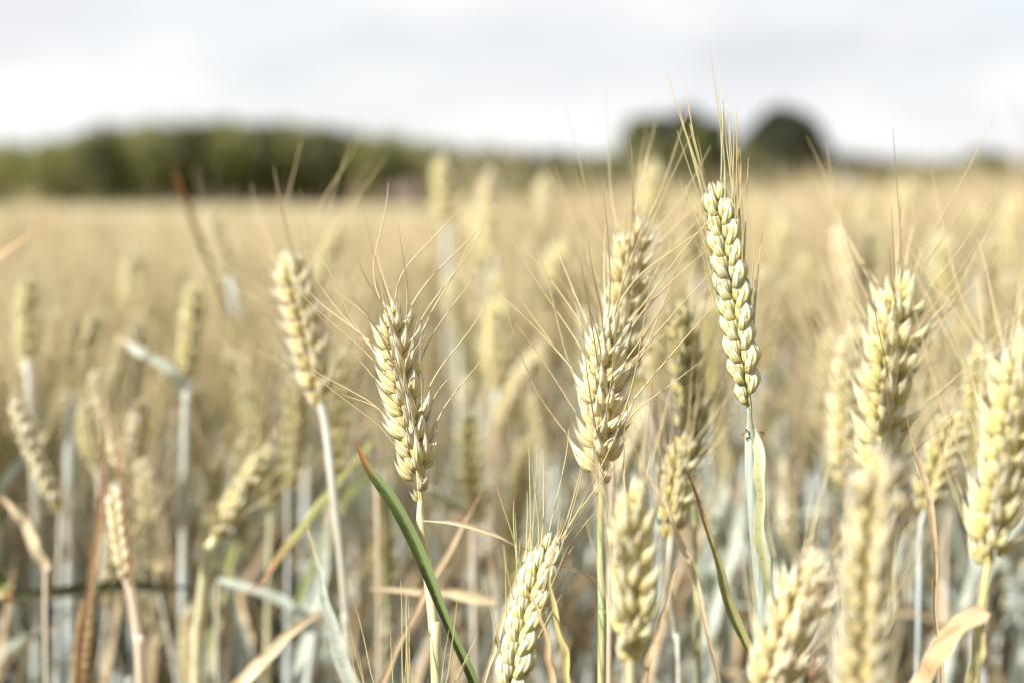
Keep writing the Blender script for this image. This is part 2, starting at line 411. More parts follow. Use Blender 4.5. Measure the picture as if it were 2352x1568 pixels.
GROUP = 'wheat plants standing in the field'
AWN_OBJS = 0
def hero(label, ear, stem, roll=45, n=20, size=1., style='semi', mat='cream', awn='tan', awn_len=.05, spread=.5, prob=.8,
         stem_mat='straw', stem_r=.0012, sheath=None, leaves=(), res=(10, 9), split=True, low=0, awn_r=.00028, bias=None, wob=.08,
         ear_label=None):
    """ear: [(px,py,d)...] base to tip; stem: [(px,py,d)...] from ear base down as far as seen"""
    axis = [W(*p) for p in ear]
    sp = [axis[0]-unit(axis[1]-axis[0])*-.002] + [W(*p) for p in stem]
    sp = stem_to_ground(sp)
    root = empty('wheat_plant', sp[-1]); tag(root, label, 'wheat plant', GROUP)
    # stem
    SPc = catmull(sp, 200); mb = MB()
    rr = np.full(200, stem_r); 
    lens = np.concatenate([[0], np.cumsum(np.linalg.norm(np.diff(SPc, axis=0), axis=1))])
    if sheath:     # (distance below the ear, sheath radius)
        rr = np.where(lens > sheath[0], sheath[1], stem_r)
        rr = np.interp(lens, [0, sheath[0]-.001, sheath[0]+.001, sheath[0]+.02], [stem_r, stem_r, sheath[1]*.85, sheath[1]])
    nd = lens[-1]*0+.11+.05*rng.random()
    while nd < lens[-1]:
        rr = rr+.0009*np.exp(-((lens-nd)/.0022)**2); nd += .12+.05*rng.random()
    tube(mb, SPc, rr, 10); mb.build('stem', STEM[stem_mat], root)
    er, sm, aw = make_ear(axis, roll, n, size, style, None, None, awn_len, spread, res=res, split=split, awn_prob=prob, low=low, awn_bias=bias, wob=wob)
    eo = er.build('ear', EM[mat], root)
    am = AWNG if awn == 'green' else AWN
    if split:
        for m in sm: m.build('spikelet', EM[mat], eo)
        for c in aw:
            b = MB(); tube(b, c, awn_radius(len(c), awn_r), 4); b.build('awn', am, eo)
    else:
        b = MB()
        for c in aw: tube(b, c, awn_radius(len(c), awn_r), 3)
        if aw: b.build('awn_tuft', am, eo)
    for lf in leaves: leaf(root, **lf)
    return root

def leaf(root, pts, w, mat='dry', nrm=None, fold=.5, twist=0., curl=0., label=None, n=28, tube_r=None):
    "pts base to tip; w: widths in millimetres at those points"
    P = np.array([W(*p) for p in pts]); C = catmull(P, n)
    seg = np.concatenate([[0], np.cumsum(np.linalg.norm(np.diff(P, axis=0), axis=1))]); seg /= seg[-1]
    wd = np.interp(np.linspace(0, 1, n), seg, np.array(w)*.001)
    ph = rng.random(6)*6.28; tt = np.linspace(0, 1, n)
    wd = wd*(1+.07*np.sin(tt*17+ph[0])+.05*np.sin(tt*37+ph[1]))
    C = C+(np.sin(tt*9+ph[2])*.0009+np.sin(tt*23+ph[3])*.0004)[:, None]*np.array([1, .3, 0])+(np.sin(tt*13+ph[4])*.0009)[:, None]*np.array([0, 1, .2])
    mb = MB(); ribbon(mb, C, wd, nrm if nrm is not None else np.array([-.25, -.9, .3]), fold, twist, curl=curl, nu=7)
    o = mb.build('leaf', LM[mat], root)
    if label: o['label'] = label
    return o

def leaf_plant(label, stem_mat='pale', stem_r=.0013, stem=None, **lf):
    "a tiller without an ear in the picture: stem up from the soil and the blade it carries"
    P0 = W(*lf['pts'][0]); 
    pts = [P0] + ([W(*p) for p in stem] if stem else [P0-np.array([0, 0, .05])])
    sp = stem_to_ground(pts)
    root = empty('wheat_plant', sp[-1]); tag(root, label, 'wheat plant', GROUP)
    mb = MB(); tube(mb, catmull(sp, 24), stem_r, 8); mb.build('stem', STEM[stem_mat], root)
    leaf(root, **lf); return root
# ------------------------------------------------------------------ ground and far land
def terrain():
    xs = np.unique(np.concatenate([np.linspace(-3, 3, 41), np.linspace(-20, 20, 41), np.linspace(-220, 220, 45), [-3000, -1200, -500, 500, 1200, 3000]]))
    ys = np.unique(np.concatenate([np.linspace(-4, 6, 51), np.linspace(6, 40, 35), np.linspace(40, 260, 45), [-300, -50, 400, 700, 1200, 2000, 4000]]))
    V = [(x, y, ground(x, y)) for y in ys for x in xs]; n = len(xs)
    F = [[i*n+j, i*n+j+1, (i+1)*n+j+1, (i+1)*n+j] for i in range(len(ys)-1) for j in range(n-1)]
    me = bpy.data.meshes.new('ground'); me.from_pydata(V, [], F); me.polygons.foreach_set('use_smooth', [True]*len(F))
    m, _, _ = newmat('soil_and_far_grass'); h = NT(m)
    tc = h.n('ShaderNodeTexCoord'); ob = tc.outputs['Object']; sp = h.n('ShaderNodeSeparateXYZ', {0: ob})
    soil = h.mix(h.noise(9, 6, ob), (.06, .038, .023), (.15, .10, .06))
    soil = h.mix(h.ss(h.noise(40, 4, ob), .52, .64), soil, (.26, .19, .11))
    grass = h.mix(h.noise(.25, 4, ob), (.13, .15, .045), (.24, .24, .09))
    c = h.mix(h.ss(sp.outputs[1], 138, 142), soil, grass)
    finish(h, c, .9, 0, .2, bump=h.noise(60, 4, ob), bd=.01)
    me.materials.append(m); o = bpy.data.objects.new('ground', me); COL.objects.link(o); o['kind'] = 'structure'
terrain()

def foliage_mat(name, a, b, c3=None):
    m, _, _ = newmat(name); h = NT(m)
    at = h.n('ShaderNodeAttribute', attribute_name='st'); sp = h.n('ShaderNodeSeparateXYZ', {0: at.outputs['Vector']}); v, aa, r = sp.outputs
    tc = h.n('ShaderNodeTexCoord')
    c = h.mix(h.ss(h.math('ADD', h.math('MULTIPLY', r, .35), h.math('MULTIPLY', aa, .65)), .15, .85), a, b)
    finish(h, c, .55, .25, .3); return m
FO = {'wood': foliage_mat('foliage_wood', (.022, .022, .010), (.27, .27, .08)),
      'tree': foliage_mat('foliage_tree', (.020, .025, .010), (.115, .120, .036)),
      'hedge': foliage_mat('foliage_hedge', (.10, .105, .04), (.26, .25, .11))}
def bark():
    m, _, _ = newmat('bark'); h = NT(m); tc = h.n('ShaderNodeTexCoord')
    finish(h, h.mix(h.noise(3, 4, tc.outputs['Object']), (.07, .055, .04), (.16, .13, .10)), .9, 0, .2); return m
BARK = bark()
def blob(mb, c, r, n, sz, low=-.35, tone=None):
    tone = rng.random() if tone is None else tone
    c = np.array(c, float); r = np.array(r, float)
    d = rng.normal(size=(n, 3)); d /= np.linalg.norm(d, axis=1)[:, None]
    d = d[d[:, 2] > low-.25*rng.random(len(d))]; n = len(d)
    off = rng.random(3)*50
    bump = np.array([mnoise.noise(Vector(q*2.3+off)) for q in d])
    rad = (1+.28*bump)*(1-.35*rng.random(n)**2)
    p = c+d*r*rad[:, None]
    nn = d+rng.normal(0, .6, (n, 3)); nn /= np.linalg.norm(nn, axis=1)[:, None]
    a = np.cross(nn, rng.normal(size=(n, 3))); a /= np.linalg.norm(a, axis=1)[:, None]; b = np.cross(nn, a)
    s = sz*(.6+.8*rng.random(n))[:, None]
    V = np.stack([p-a*s*.5, p-b*s*.35, p+a*s*.6, p+b*s*.35], 1).reshape(-1, 3)
    st = np.repeat(np.stack([d[:, 2]*.5+.5, np.full(n, tone), rng.random(n)], 1), 4, 0)
    mb.add(V, np.arange(n*4).reshape(-1, 4), st)
def gz(x, y): return ground(x, y)
YB = 150.
def PX(px, y=YB): return (px-1176)/2352*.72*y
def HT(py, y=YB): return CAM_H+(445-py)*.000306*y
def trunk(mb, x, y, z0, z1, r):
    P = catmull([(x, y, z0), (x+.1*r, y, (z0+z1)/2), (x-.2*r, y, z1)], 8); tube(mb, P, np.linspace(r, r*.45, 8), 8)
    for k in range(5):
        a = rng.random()*6.28; s = P[4+k % 3]
        e = s+np.array([math.cos(a), math.sin(a), .9])*(z1-z0)*.4
        tube(mb, [s, (s+e)/2+[0, 0, .1], e], np.array([r*.4, r*.28, r*.1]), 5)
def tree(label, px0, px1, pytop, mat, y=YB, name='tree', blobs=9, leaves=900, sz=.85):
    x0, x1 = PX(px0, y), PX(px1, y); xc = (x0+x1)/2; hw = (x1-x0)/2; zt = HT(pytop, y); z0 = gz(xc, y)
    root = empty(name, (xc, y, z0)); tag(root, label, 'tree')
    t = MB(); trunk(t, xc, y, z0, z0+(zt-z0)*.6, .28+hw*.03); t.build('trunk', BARK, root)
    c = MB(); H = zt-z0
    blob(c, (xc+hw*.08, y, z0+H*.54), (hw*.76, hw*.76, H*.40), leaves*2, sz, -.9)
    for k in range(blobs):
        a = k/blobs*6.28+rng.random(); rr = .50
        cx = xc+math.cos(a)*hw*rr; cy = y+math.sin(a)*hw*rr; cz = z0+H*(.22+.46*rng.random())
        r = hw*(.34+.24*rng.random())
        blob(c, (cx, cy, cz), (r, r, min(r*.9, zt-cz)), leaves//2, sz, -.8)
    c.build('crown', FO[mat], root); return root
def hedge(label, px0, px1, tops, mat, y=YB, depth=3, step=3.0, leaves=1500, name='hedge', sz=.75):
    x0, x1 = PX(px0, y), PX(px1, y); root = empty(name, ((x0+x1)/2, y, gz((x0+x1)/2, y))); tag(root, label, 'hedge')
    c = MB(); t = MB(); x = x0; tp = [p for p, _ in tops]; tv = [v for _, v in tops]
    while x <= x1:
        px = x/(.000306*y)+1176; zt = HT(np.interp(px, tp, tv), y); z0 = gz(x, y); H = zt-z0
        yy = y+rng.normal(0, depth*.3)
        blob(c, (x+rng.normal(0, .3), yy, z0+H*.42), (step*.85, depth*.6, H*.52*(1+rng.normal(0, .05))), leaves, sz, -1)
        tube(t, [(x, yy, z0-.1), (x+.1, yy, z0+H*.3), (x, yy, z0+H*.6)], np.array([.12, .09, .05]), 5)
        x += step
    t.build('stems', BARK, root); c.build('foliage', FO[mat], root); return root

# the wood on the left: one mass of crowns, sunlit tops and shade below painted by leaf tone
wd = MB(); tr = MB()
tops = [(-600, 320), (0, 335), (110, 325), (150, 312), (330, 292), (560, 284), (760, 304), (930, 324), (1010, 332)]
for row in range(4):
    x = PX(-520)
    while x < PX(905+row*25):
        px = x/(.000306*YB)+1176; zt = HT(np.interp(px, [a for a, _ in tops], [b for _, b in tops])); y = YB+row*4.5+rng.normal(0, .8); z0 = gz(x, y); H = (zt-z0)*(1+rng.normal(0, .035))*(1+.02*row)
        r = 2.6+rng.random()*1.0
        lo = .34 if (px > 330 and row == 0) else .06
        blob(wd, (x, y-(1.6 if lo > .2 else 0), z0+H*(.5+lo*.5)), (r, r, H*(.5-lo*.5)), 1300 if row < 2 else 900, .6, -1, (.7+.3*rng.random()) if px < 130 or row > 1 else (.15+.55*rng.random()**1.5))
        if row == 0: blob(wd, (x, y+(2.2 if px > 330 else -1.2), z0+H*.28), (r*.9, 1.6, H*.30), 500, .5, -1, (.8 if px < 130 else .4 if px < 330 else .0))  # low foliage, darkest tone paints the shade beneath the crowns
        tube(tr, [(x, y, z0-.1), (x+.1, y, z0+H*.4), (x-.1, y, z0+H*.75)], np.array([.22, .16, .08]), 5)
        if row == 0 and rng.random() < .35:
            e = np.array([x+1.5, y, z0+H*.7]); tube(tr, [(x, y, z0+H*.3), (x+.8, y, z0+H*.5), e], np.array([.1, .07, .03]), 4)
        x += r*1.15
# undergrowth along the edge of the wood, its shade put into a dark leaf tone
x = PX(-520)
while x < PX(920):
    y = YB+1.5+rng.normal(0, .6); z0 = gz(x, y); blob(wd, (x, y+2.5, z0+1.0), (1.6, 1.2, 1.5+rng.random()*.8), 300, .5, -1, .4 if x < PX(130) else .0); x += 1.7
o = MB(); 
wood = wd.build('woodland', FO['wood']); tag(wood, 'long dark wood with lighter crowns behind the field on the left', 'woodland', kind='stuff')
w2 = tr.build('woodland_trunks', BARK); w2.parent = wood

hedge('low olive hedge on the skyline between the dark wood and the two round trees', 925, 1470, [(925, 324), (1150, 330), (1300, 344), (1470, 356)], 'hedge', y=175)
tree('broad dark round tree left of its twin behind the field', 1420, 1684, 244, 'tree', leaves=3200)
tree('dark domed tree standing right of the other round tree with a steep right side', 1668, 1912, 246, 'tree', leaves=3400)
tree('small round tree on the skyline at the far right', 2170, 2335, 342, 'tree', y=155, leaves=1500, blobs=6)
hedge('low grey green hedge on the skyline right of the two dark round trees', 1890, 2500, [(1890, 345), (2060, 358), (2200, 368), (2500, 362)], 'hedge', y=165)
hedge('low shrubby hedge at the foot of the two dark round trees', 1390, 1960, [(1390, 355), (1500, 345), (1690, 335), (1860, 350), (1960, 370)], 'hedge', y=147, step=2.2, depth=2)

def flat(name, c, c2=None, sc=2, rough=.8):
    m, _, _ = newmat(name); h = NT(m); tc = h.n('ShaderNodeTexCoord'); finish(h, h.mix(h.noise(sc, 4, tc.outputs['Object']), c, c2 or c), rough, 0, .3); return m
def barn(label, px0, px1, pytop, y, wall, roof):
    x0, x1 = PX(px0, y), PX(px1, y); xc = (x0+x1)/2; z0 = gz(xc, y); H = HT(pytop, y)-z0; D = 4.0; e = H*.55
    root = empty('barn', (xc, y, z0)); tag(root, label, 'barn')
    w = MB(); hw = (x1-x0)/2
    V = [(xc-hw, y, z0-.1), (xc+hw, y, z0-.1), (xc+hw, y+D, z0-.1), (xc-hw, y+D, z0-.1), (xc-hw, y, z0+e), (xc+hw, y, z0+e), (xc+hw, y+D, z0+e), (xc-hw, y+D, z0+e), (xc-hw, y+D/2, z0+H-.08), (xc+hw, y+D/2, z0+H-.08)]
    w.add(V, [[0, 1, 5, 4], [1, 2, 6, 9, 5], [2, 3, 7, 6], [3, 0, 4, 8, 7]], np.zeros((10, 3))); w.build('wall', wall, root, smooth=False)
    r = MB()
    for s in (0, 1):
        ya = y-.25 if s == 0 else y+D+.25; a = [(xc-hw-.2, ya, z0+e-.1), (xc+hw+.2, ya, z0+e-.1), (xc+hw+.2, y+D/2, z0+H), (xc-hw-.2, y+D/2, z0+H)]
        b = [(p[0], p[1], p[2]+.09) for p in a]
        r.add(a+b, [[0, 1, 2, 3], [4, 5, 6, 7], [0, 1, 5, 4], [1, 2, 6, 5], [2, 3, 7, 6], [3, 0, 4, 7]], np.zeros((8, 3)))
    r.build('roof', roof, root, smooth=False)
    d = MB(); V = [(xc-.5, y-.03, z0), (xc+.5, y-.03, z0), (xc+.5, y-.03, z0+e*.8), (xc-.5, y-.03, z0+e*.8)]
    d.add(V+[(p[0], p[1]-.05, p[2]) for p in V], [[0, 1, 2, 3], [4, 5, 6, 7], [0, 1, 5, 4], [1, 2, 6, 5], [2, 3, 7, 6], [3, 0, 4, 7]], np.zeros((8, 3))); d.build('door', flat('door_paint', (.12, .10, .09)), root, smooth=False)
barn('small pink roofed building blurred at the right end of the dark wood', 900, 950, 420, 146, flat('barn_wall', (.13, .11, .08), (.17, .14, .10)), flat('roof_tiles', (.15, .11, .085), (.20, .145, .11)))
barn('small pale grey building blurred behind the hedge right of the round trees', 1925, 1965, 408, 144, flat('pale_render', (.15, .16, .15), (.20, .21, .20)), flat('slate_roof', (.16, .17, .18), (.21, .22, .23)))

# ------------------------------------------------------------------ the wheat ears one can tell apart
def npit(ear, size):
    P = np.array([W(*p) for p in ear]); Ln = np.linalg.norm(np.diff(P, axis=0), axis=1).sum(); return max(8, int(round(Ln*.88/(.00405*size))))
def H(label, ear, stem, size=1., **k):
    return hero(label, ear, stem, size=size, n=npit(ear, size), **k)
FAC = np.array([-.25, -.9, .3])

H('tallest wheat plant, braided green ear with upright awns against the dark trees', [(1722, 938, .565), (1703, 800, .565), (1675, 620, .565), (1640, 425, .565)],
  [(1723, 988, .566), (1726, 1090, .567), (1734, 1200, .568), (1745, 1320, .570), (1758, 1450, .573), (1766, 1600, .578)],
  roll=14, size=1.02, style='braid', mat='green', awn='green', awn_len=.050, spread=.24, prob=1., stem_mat='sheath', stem_r=.0011, sheath=(.0085, .0026),
  res=(13, 12), wob=.07,
  leaves=[dict(pts=[(1733, 986, .5655), (1748, 1060, .562), (1758, 1160, .561), (1761, 1260, .562), (1764, 1340, .564), (1767, 1420, .567)], w=[5.0, 7.2, 8.2, 7.0, 4.4, 1.0], mat='flag', fold=.75, twist=.25, nrm=np.array([-.75, -.65, .1]), label='pale glaucous flag leaf folded down along the stem'),
          dict(pts=[(1709, 1002, .5632), (1710, 990, .5630), (1719, 983, .5632)], w=[.5, 1.3, .3], mat='brown', fold=.3, label='withered brown ligament at the collar', n=8),
          dict(pts=[(1736, 984, .5620), (1746, 987, .5618), (1752, 1000, .5622)], w=[.4, 1.3, .3], mat='brown', fold=.3, label='withered brown ligament at the collar', n=8)])
H('sharp cream wheat plant beside the green leaf blade, awns spreading both sides', [(968, 1160, .568), (955, 1040, .568), (925, 880, .568), (893, 705, .568)],
  [(966, 1195, .568), (985, 1330, .569), (997, 1450, .570), (1003, 1600, .572)],
  roll=48, size=1.10, style='semi', mat='cream', awn_len=.046, spread=1.0, prob=1., stem_mat='straw', stem_r=.0013, sheath=(.007, .0022), res=(13, 12), low=2, wob=.16,
  leaves=[dict(pts=[(972, 1193, .566), (1040, 1202, .565), (1120, 1224, .567), (1190, 1248, .572), (1290, 1296, .585), (1375, 1335, .60)], w=[.8, 2.1, 2.3, 2.2, 2.2, 2.0], mat='straw', fold=.9, label='dry rolled leaf sticking out to the right')])
H('leafy wheat plant whose sharp dark green blade with a brown tip leans left', [(1180, 2100, .60), (1176, 1900, .60)],
  [(1182, 2200, .60), (1184, 2350, .60)], roll=40, size=1., style='semi', mat='cream', awn_len=.04, spread=.3, prob=.3, split=False, res=(8, 6),
  leaves=[dict(pts=[(1184, 2250, .60), (1150, 1760, .565), (1085, 1568, .56), (1020, 1420, .56), (950, 1265, .562), (893, 1150, .563), (845, 1075, .565), (818, 1008, .566)], w=[5, 5.4, 5.0, 5.2, 6.2, 5.8, 3.6, .4], mat='green', fold=.42, nrm=np.array([.55, -.8, .1]), label='dark green blade with brown tip', n=48)])
H('cream wheat plant in the middle with a thick upright ear on a green stem', [(1383, 1142, .585), (1380, 1020, .585), (1383, 880, .583), (1396, 728, .583)],
  [(1380, 1175, .585), (1380, 1275, .585), (1383, 1400, .585), (1382, 1600, .585)],
  roll=62, size=1.16, style='open', mat='cream', awn_len=.060, spread=1.0, prob=1., stem_mat='green', stem_r=.0014, sheath=(.024, .0018), res=(12, 10), low=2, wob=.10)
H('soft cream wheat plant leaning right just behind the middle ear, its right side in shade', [(1420, 900, .66), (1428, 780, .66), (1440, 650, .655), (1458, 518, .65)],
  [(1412, 960, .66), (1405, 1150, .665), (1400, 1350, .67), (1398, 1600, .67)],
  roll=55, size=1.18, style='open', mat='cream', awn_len=.060, spread=.75, prob=.95, stem_mat='pale', res=(10, 8))
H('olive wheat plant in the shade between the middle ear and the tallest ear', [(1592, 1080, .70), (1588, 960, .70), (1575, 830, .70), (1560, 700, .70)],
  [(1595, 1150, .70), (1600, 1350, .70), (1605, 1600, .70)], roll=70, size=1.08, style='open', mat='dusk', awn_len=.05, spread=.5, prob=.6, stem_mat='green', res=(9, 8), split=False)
H('yellowish wheat plant with a short ear low behind the olive one', [(1540, 1240, .68), (1548, 1150, .68), (1562, 1010, .68)],
  [(1536, 1320, .68), (1550, 1460, .69), (1560, 1600, .69)], roll=40, size=1., style='open', mat='yellow', awn_len=.05, spread=.5, prob=.5, stem_mat='blue', res=(9, 8), split=False)
H('plump yellow wheat plant low in front of the middle stem, softly out of focus', [(1448, 1530, .470), (1450, 1420, .470), (1452, 1280, .470), (1452, 1135, .470)],
  [(1448, 1580, .472), (1445, 1640, .474), (1443, 1760, .478)], roll=86, size=1.12, style='open', mat='yellow', awn_len=.045, spread=.34, prob=.6, stem_mat='straw', stem_r=.0015, res=(11, 10))
H('sharp braided green wheat plant low in the picture, leaning right with a knobbly ear', [(1165, 1640, .545), (1190, 1500, .545), (1222, 1370, .547), (1266, 1248, .550)],
  [(1158, 1690, .546), (1150, 1800, .55), (1146, 1950, .56)], roll=18, size=1.08, style='braid', mat='green', awn='green', awn_len=.043, spread=.40, prob=1., stem_mat='green', res=(12, 11),
  leaves=[dict(pts=[(1320, 1640, .53), (1298, 1530, .53), (1282, 1430, .531), (1268, 1330, .532), (1257, 1262, .534)], w=[3.4, 3.4, 2.8, 1.6, .3], mat='yellow', fold=.7, label='thin yellow green blade with a dry tip'),
          dict(pts=[(1288, 1640, .520), (1262, 1500, .520), (1235, 1410, .522), (1212, 1340, .525)], w=[2.6, 2.6, 2.0, .3], mat='orange', fold=.7, label='thin dry orange blade')])
H('pale wheat plant leaning right at the bottom edge in front of the tallest stem', [(1745, 1660, .46), (1785, 1520, .46), (1825, 1410, .46), (1862, 1302, .46)],
  [(1738, 1700, .46), (1728, 1800, .465), (1722, 1950, .47)], roll=52, size=1.12, style='open', mat='cream', awn_len=.04, spread=.5, prob=.7, stem_mat='straw', res=(11, 10))
H('tall cream wheat plant on the right with a ragged bright tip', [(2015, 1150, .66), (2028, 980, .655), (2045, 810, .65), (2070, 640, .65)],
  [(2010, 1220, .66), (2005, 1400, .66), (2000, 1600, .66)], roll=66, size=1.46, style='open', mat='yellow', awn_len=.075, spread=.85, prob=1., stem_mat='pale', res=(10, 9))
H('large blurred wheat plant nearest the lens, its ear cut by the bottom edge', [(1975, 1700, .405), (1985, 1500, .405), (1998, 1250, .402), (2020, 1035, .40)],
  [(1972, 1750, .405), (1968, 1850, .41), (1966, 2000, .42)], roll=30, size=.98, style='semi', mat='cream', awn_len=.05, spread=.45, prob=.3, stem_mat='straw', res=(10, 9))
H('fat green yellow wheat plant at the right edge with its stem showing below', [(2268, 1310, .475), (2285, 1180, .475), (2320, 990, .473), (2350, 770, .47)],
  [(2262, 1350, .475), (2250, 1450, .476), (2238, 1600, .478)], roll=68, size=1.10, style='open', mat='yellow', awn_len=.062, spread=.8, prob=.9, stem_mat='green', stem_r=.0014, res=(11, 9))
H('pale blurred wheat plant half hidden left of the tall cream ear on the right', [(1945, 1120, .80), (1945, 930, .80), (1958, 750, .80)],
  [(1945, 1200, .80), (1943, 1600, .80)], roll=60, size=1.2, style='open', mat='cream', awn_len=.07, spread=.8, prob=1., stem_mat='pale', split=False, res=(8, 7))
H('small pale wheat plant between the ragged cream ear and the fat right ear', [(2238, 1080, .82), (2240, 950, .82), (2252, 795, .82)],
  [(2236, 1150, .82), (2230, 1600, .82)], roll=40, size=1., style='open', mat='yellow', awn_len=.055, spread=.6, prob=.6, stem_mat='blue', split=False, res=(8, 7))
H('drooping yellow wheat plant in the gap right of the large blurred ear', [(2120, 1180, .75), (2150, 1080, .75), (2195, 960, .75)],
  [(2112, 1250, .75), (2105, 1600, .75)], roll=40, size=1.05, style='open', mat='yellow', awn_len=.05, spread=.6, prob=.6, stem_mat='blue', split=False, res=(8, 7))
H('leaning wheat plant on the left with a row of bright husks', [(738, 935, .74), (718, 830, .74), (690, 710, .74), (655, 585, .74)],
  [(748, 975, .74), (765, 1120, .74), (790, 1350, .75), (800, 1600, .76)], roll=28, size=1.12, style='open', mat='cream', awn_len=.065, spread=.8, prob=.7, stem_mat='blue', stem_r=.0022, res=(10, 9))
H('pale upright wheat plant with a glaucous leaf joining at its neck, on the left', [(428, 878, .92), (435, 770, .92), (450, 648, .92)],
  [(430, 905, .92), (425, 1100, .93), (420, 1600, .95)], roll=40, size=.95, style='semi', mat='yellow', awn_len=.05, spread=.3, prob=.3, stem_mat='blue', stem_r=.003, split=False, res=(8, 7),
  leaves=[dict(pts=[(425, 905, .92), (395, 855, .91), (340, 815, .91), (265, 775, .92)], w=[5, 7, 7, 2], mat='glaucous', fold=.3)])
H('wheat plant at lower left whose tilted ear meets a cream stem at an elbow', [(492, 1243, .80), (545, 1150, .80), (612, 1030, .80)],
  [(478, 1275, .80), (462, 1400, .81), (450, 1600, .82)], roll=60, size=.95, style='semi', mat='yellow', awn_len=.05, spread=.2, prob=.35, stem_mat='straw', stem_r=.0032, split=False, res=(8, 7))
H('pinkish wheat plant bent over to the right behind the gap in the middle', [(1140, 1000, .98), (1180, 905, .98), (1235, 808, .98)],
  [(1138, 1060, .98), (1135, 1300, 1.0), (1130, 1600, 1.0)], roll=60, size=1.05, style='semi', mat='cream', awn_len=.05, spread=.4, prob=.3, stem_mat='pale', stem_r=.003, split=False, res=(8, 7))
H('faded wheat plant far left with an upright ear against the field', [(62, 830, .98), (60, 740, .98), (62, 640, .98)], [(70, 900, .98), (85, 1200, 1.), (85, 1600, 1.)], roll=40, size=1., mat='yellow', awn_len=.05, spread=.3, prob=.4, stem_mat='blue', stem_r=.0035, split=False, res=(8, 7))
H('slim wheat plant on the left with its ear over the tan one', [(168, 900, 1.0), (185, 820, 1.0), (212, 725, 1.0)], [(160, 1000, 1.0), (158, 1250, 1.), (162, 1600, 1.)], roll=40, size=1., mat='yellow', awn_len=.05, spread=.3, prob=.4, stem_mat='blue', stem_r=.0035, split=False, res=(8, 7))
H('short pale wheat plant on the left below the slim one', [(225, 1080, .95), (208, 1010, .95), (195, 930, .95)], [(235, 1150, .95), (240, 1350, .95), (245, 1600, .95)], roll=40, size=.95, mat='yellow', awn_len=.05, spread=.3, prob=.4, stem_mat='blue', stem_r=.003, split=False, res=(8, 7))
H('thin withered wheat plant with a narrow ear between two brown blades at lower left', [(292, 1335, .76), (278, 1230, .76), (262, 1120, .76)], [(300, 1350, .76), (318, 1460, .76), (326, 1600, .76)], roll=10, size=.8, mat='cream', style='braid', awn_len=.05, spread=.3, prob=.4, stem_mat='pale', stem_r=.003, split=False, res=(8, 7),
  leaves=[dict(pts=[(300, 1345, .758), (303, 1290, .755), (292, 1180, .755), (268, 1040, .76), (245, 880, .77)], w=[3, 3.6, 4, 3.2, 1], mat='brown', fold=.6),
          dict(pts=[(172, 1640, .77), (195, 1500, .765), (208, 1360, .762), (225, 1200, .76), (246, 1060, .765), (240, 960, .77)], w=[6, 6, 6, 5, 4, 1.5], mat='brown', fold=.6)])
H('dark brown dead wheat plant at the bottom left with a shrivelled ear', [(178, 1640, .80), (188, 1520, .80), (205, 1370, .80)], [(176, 1700, .80), (172, 1900, .80)], roll=10, size=.75, mat='dead', style='braid', awn_len=.03, spread=.2, prob=.2, stem_mat='pale', split=False, res=(8, 7))
H('low wheat plant at the bottom left showing a narrow pale ear beside the cream stem', [(440, 1600, .88), (436, 1500, .88), (436, 1395, .88)], [(440, 1660, .88), (442, 1900, .88)], roll=40, size=.85, mat='cream', awn_len=.04, spread=.2, prob=.2, stem_mat='blue', split=False, res=(8, 7))
H('wheat plant with a bright blurred tip behind the long dark leaf', [(530, 640, 1.25), (505, 560, 1.25), (480, 490, 1.25)], [(540, 720, 1.25), (535, 1000, 1.25), (530, 1400, 1.25)], roll=40, size=1., mat='cream', awn_len=.05, spread=.3, prob=.4, stem_mat='blue', stem_r=.004, split=False, res=(8, 7),
  leaves=[dict(pts=[(545, 760, 1.22), (520, 680, 1.18), (480, 590, 1.12), (445, 500, 1.08), (418, 430, 1.05), (400, 385, 1.04)], w=[6, 8, 10, 8, 6, 1], mat='olive', fold=.5, label='long dark leaf with a brown tip')])
H('wheat plant leaning right behind the leaning ear with the bright husks', [(715, 680, 1.15), (745, 600, 1.15), (782, 515, 1.15)], [(708, 760, 1.15), (705, 1000, 1.15), (700, 1400, 1.15)], roll=40, size=1., mat='yellow', awn_len=.06, spread=.3, prob=.5, stem_mat='blue', stem_r=.003, split=False, res=(8, 7))
H('wheat plant below the frame whose awn tips stand up at the bottom centre', [(938, 1900, .55), (936, 1760, .55), (934, 1640, .55)], [(940, 1960, .55), (942, 2100, .55)], roll=50, size=1., mat='cream', awn='green', awn_len=.046, spread=.32, prob=1, stem_mat='green', split=False, res=(8, 7))
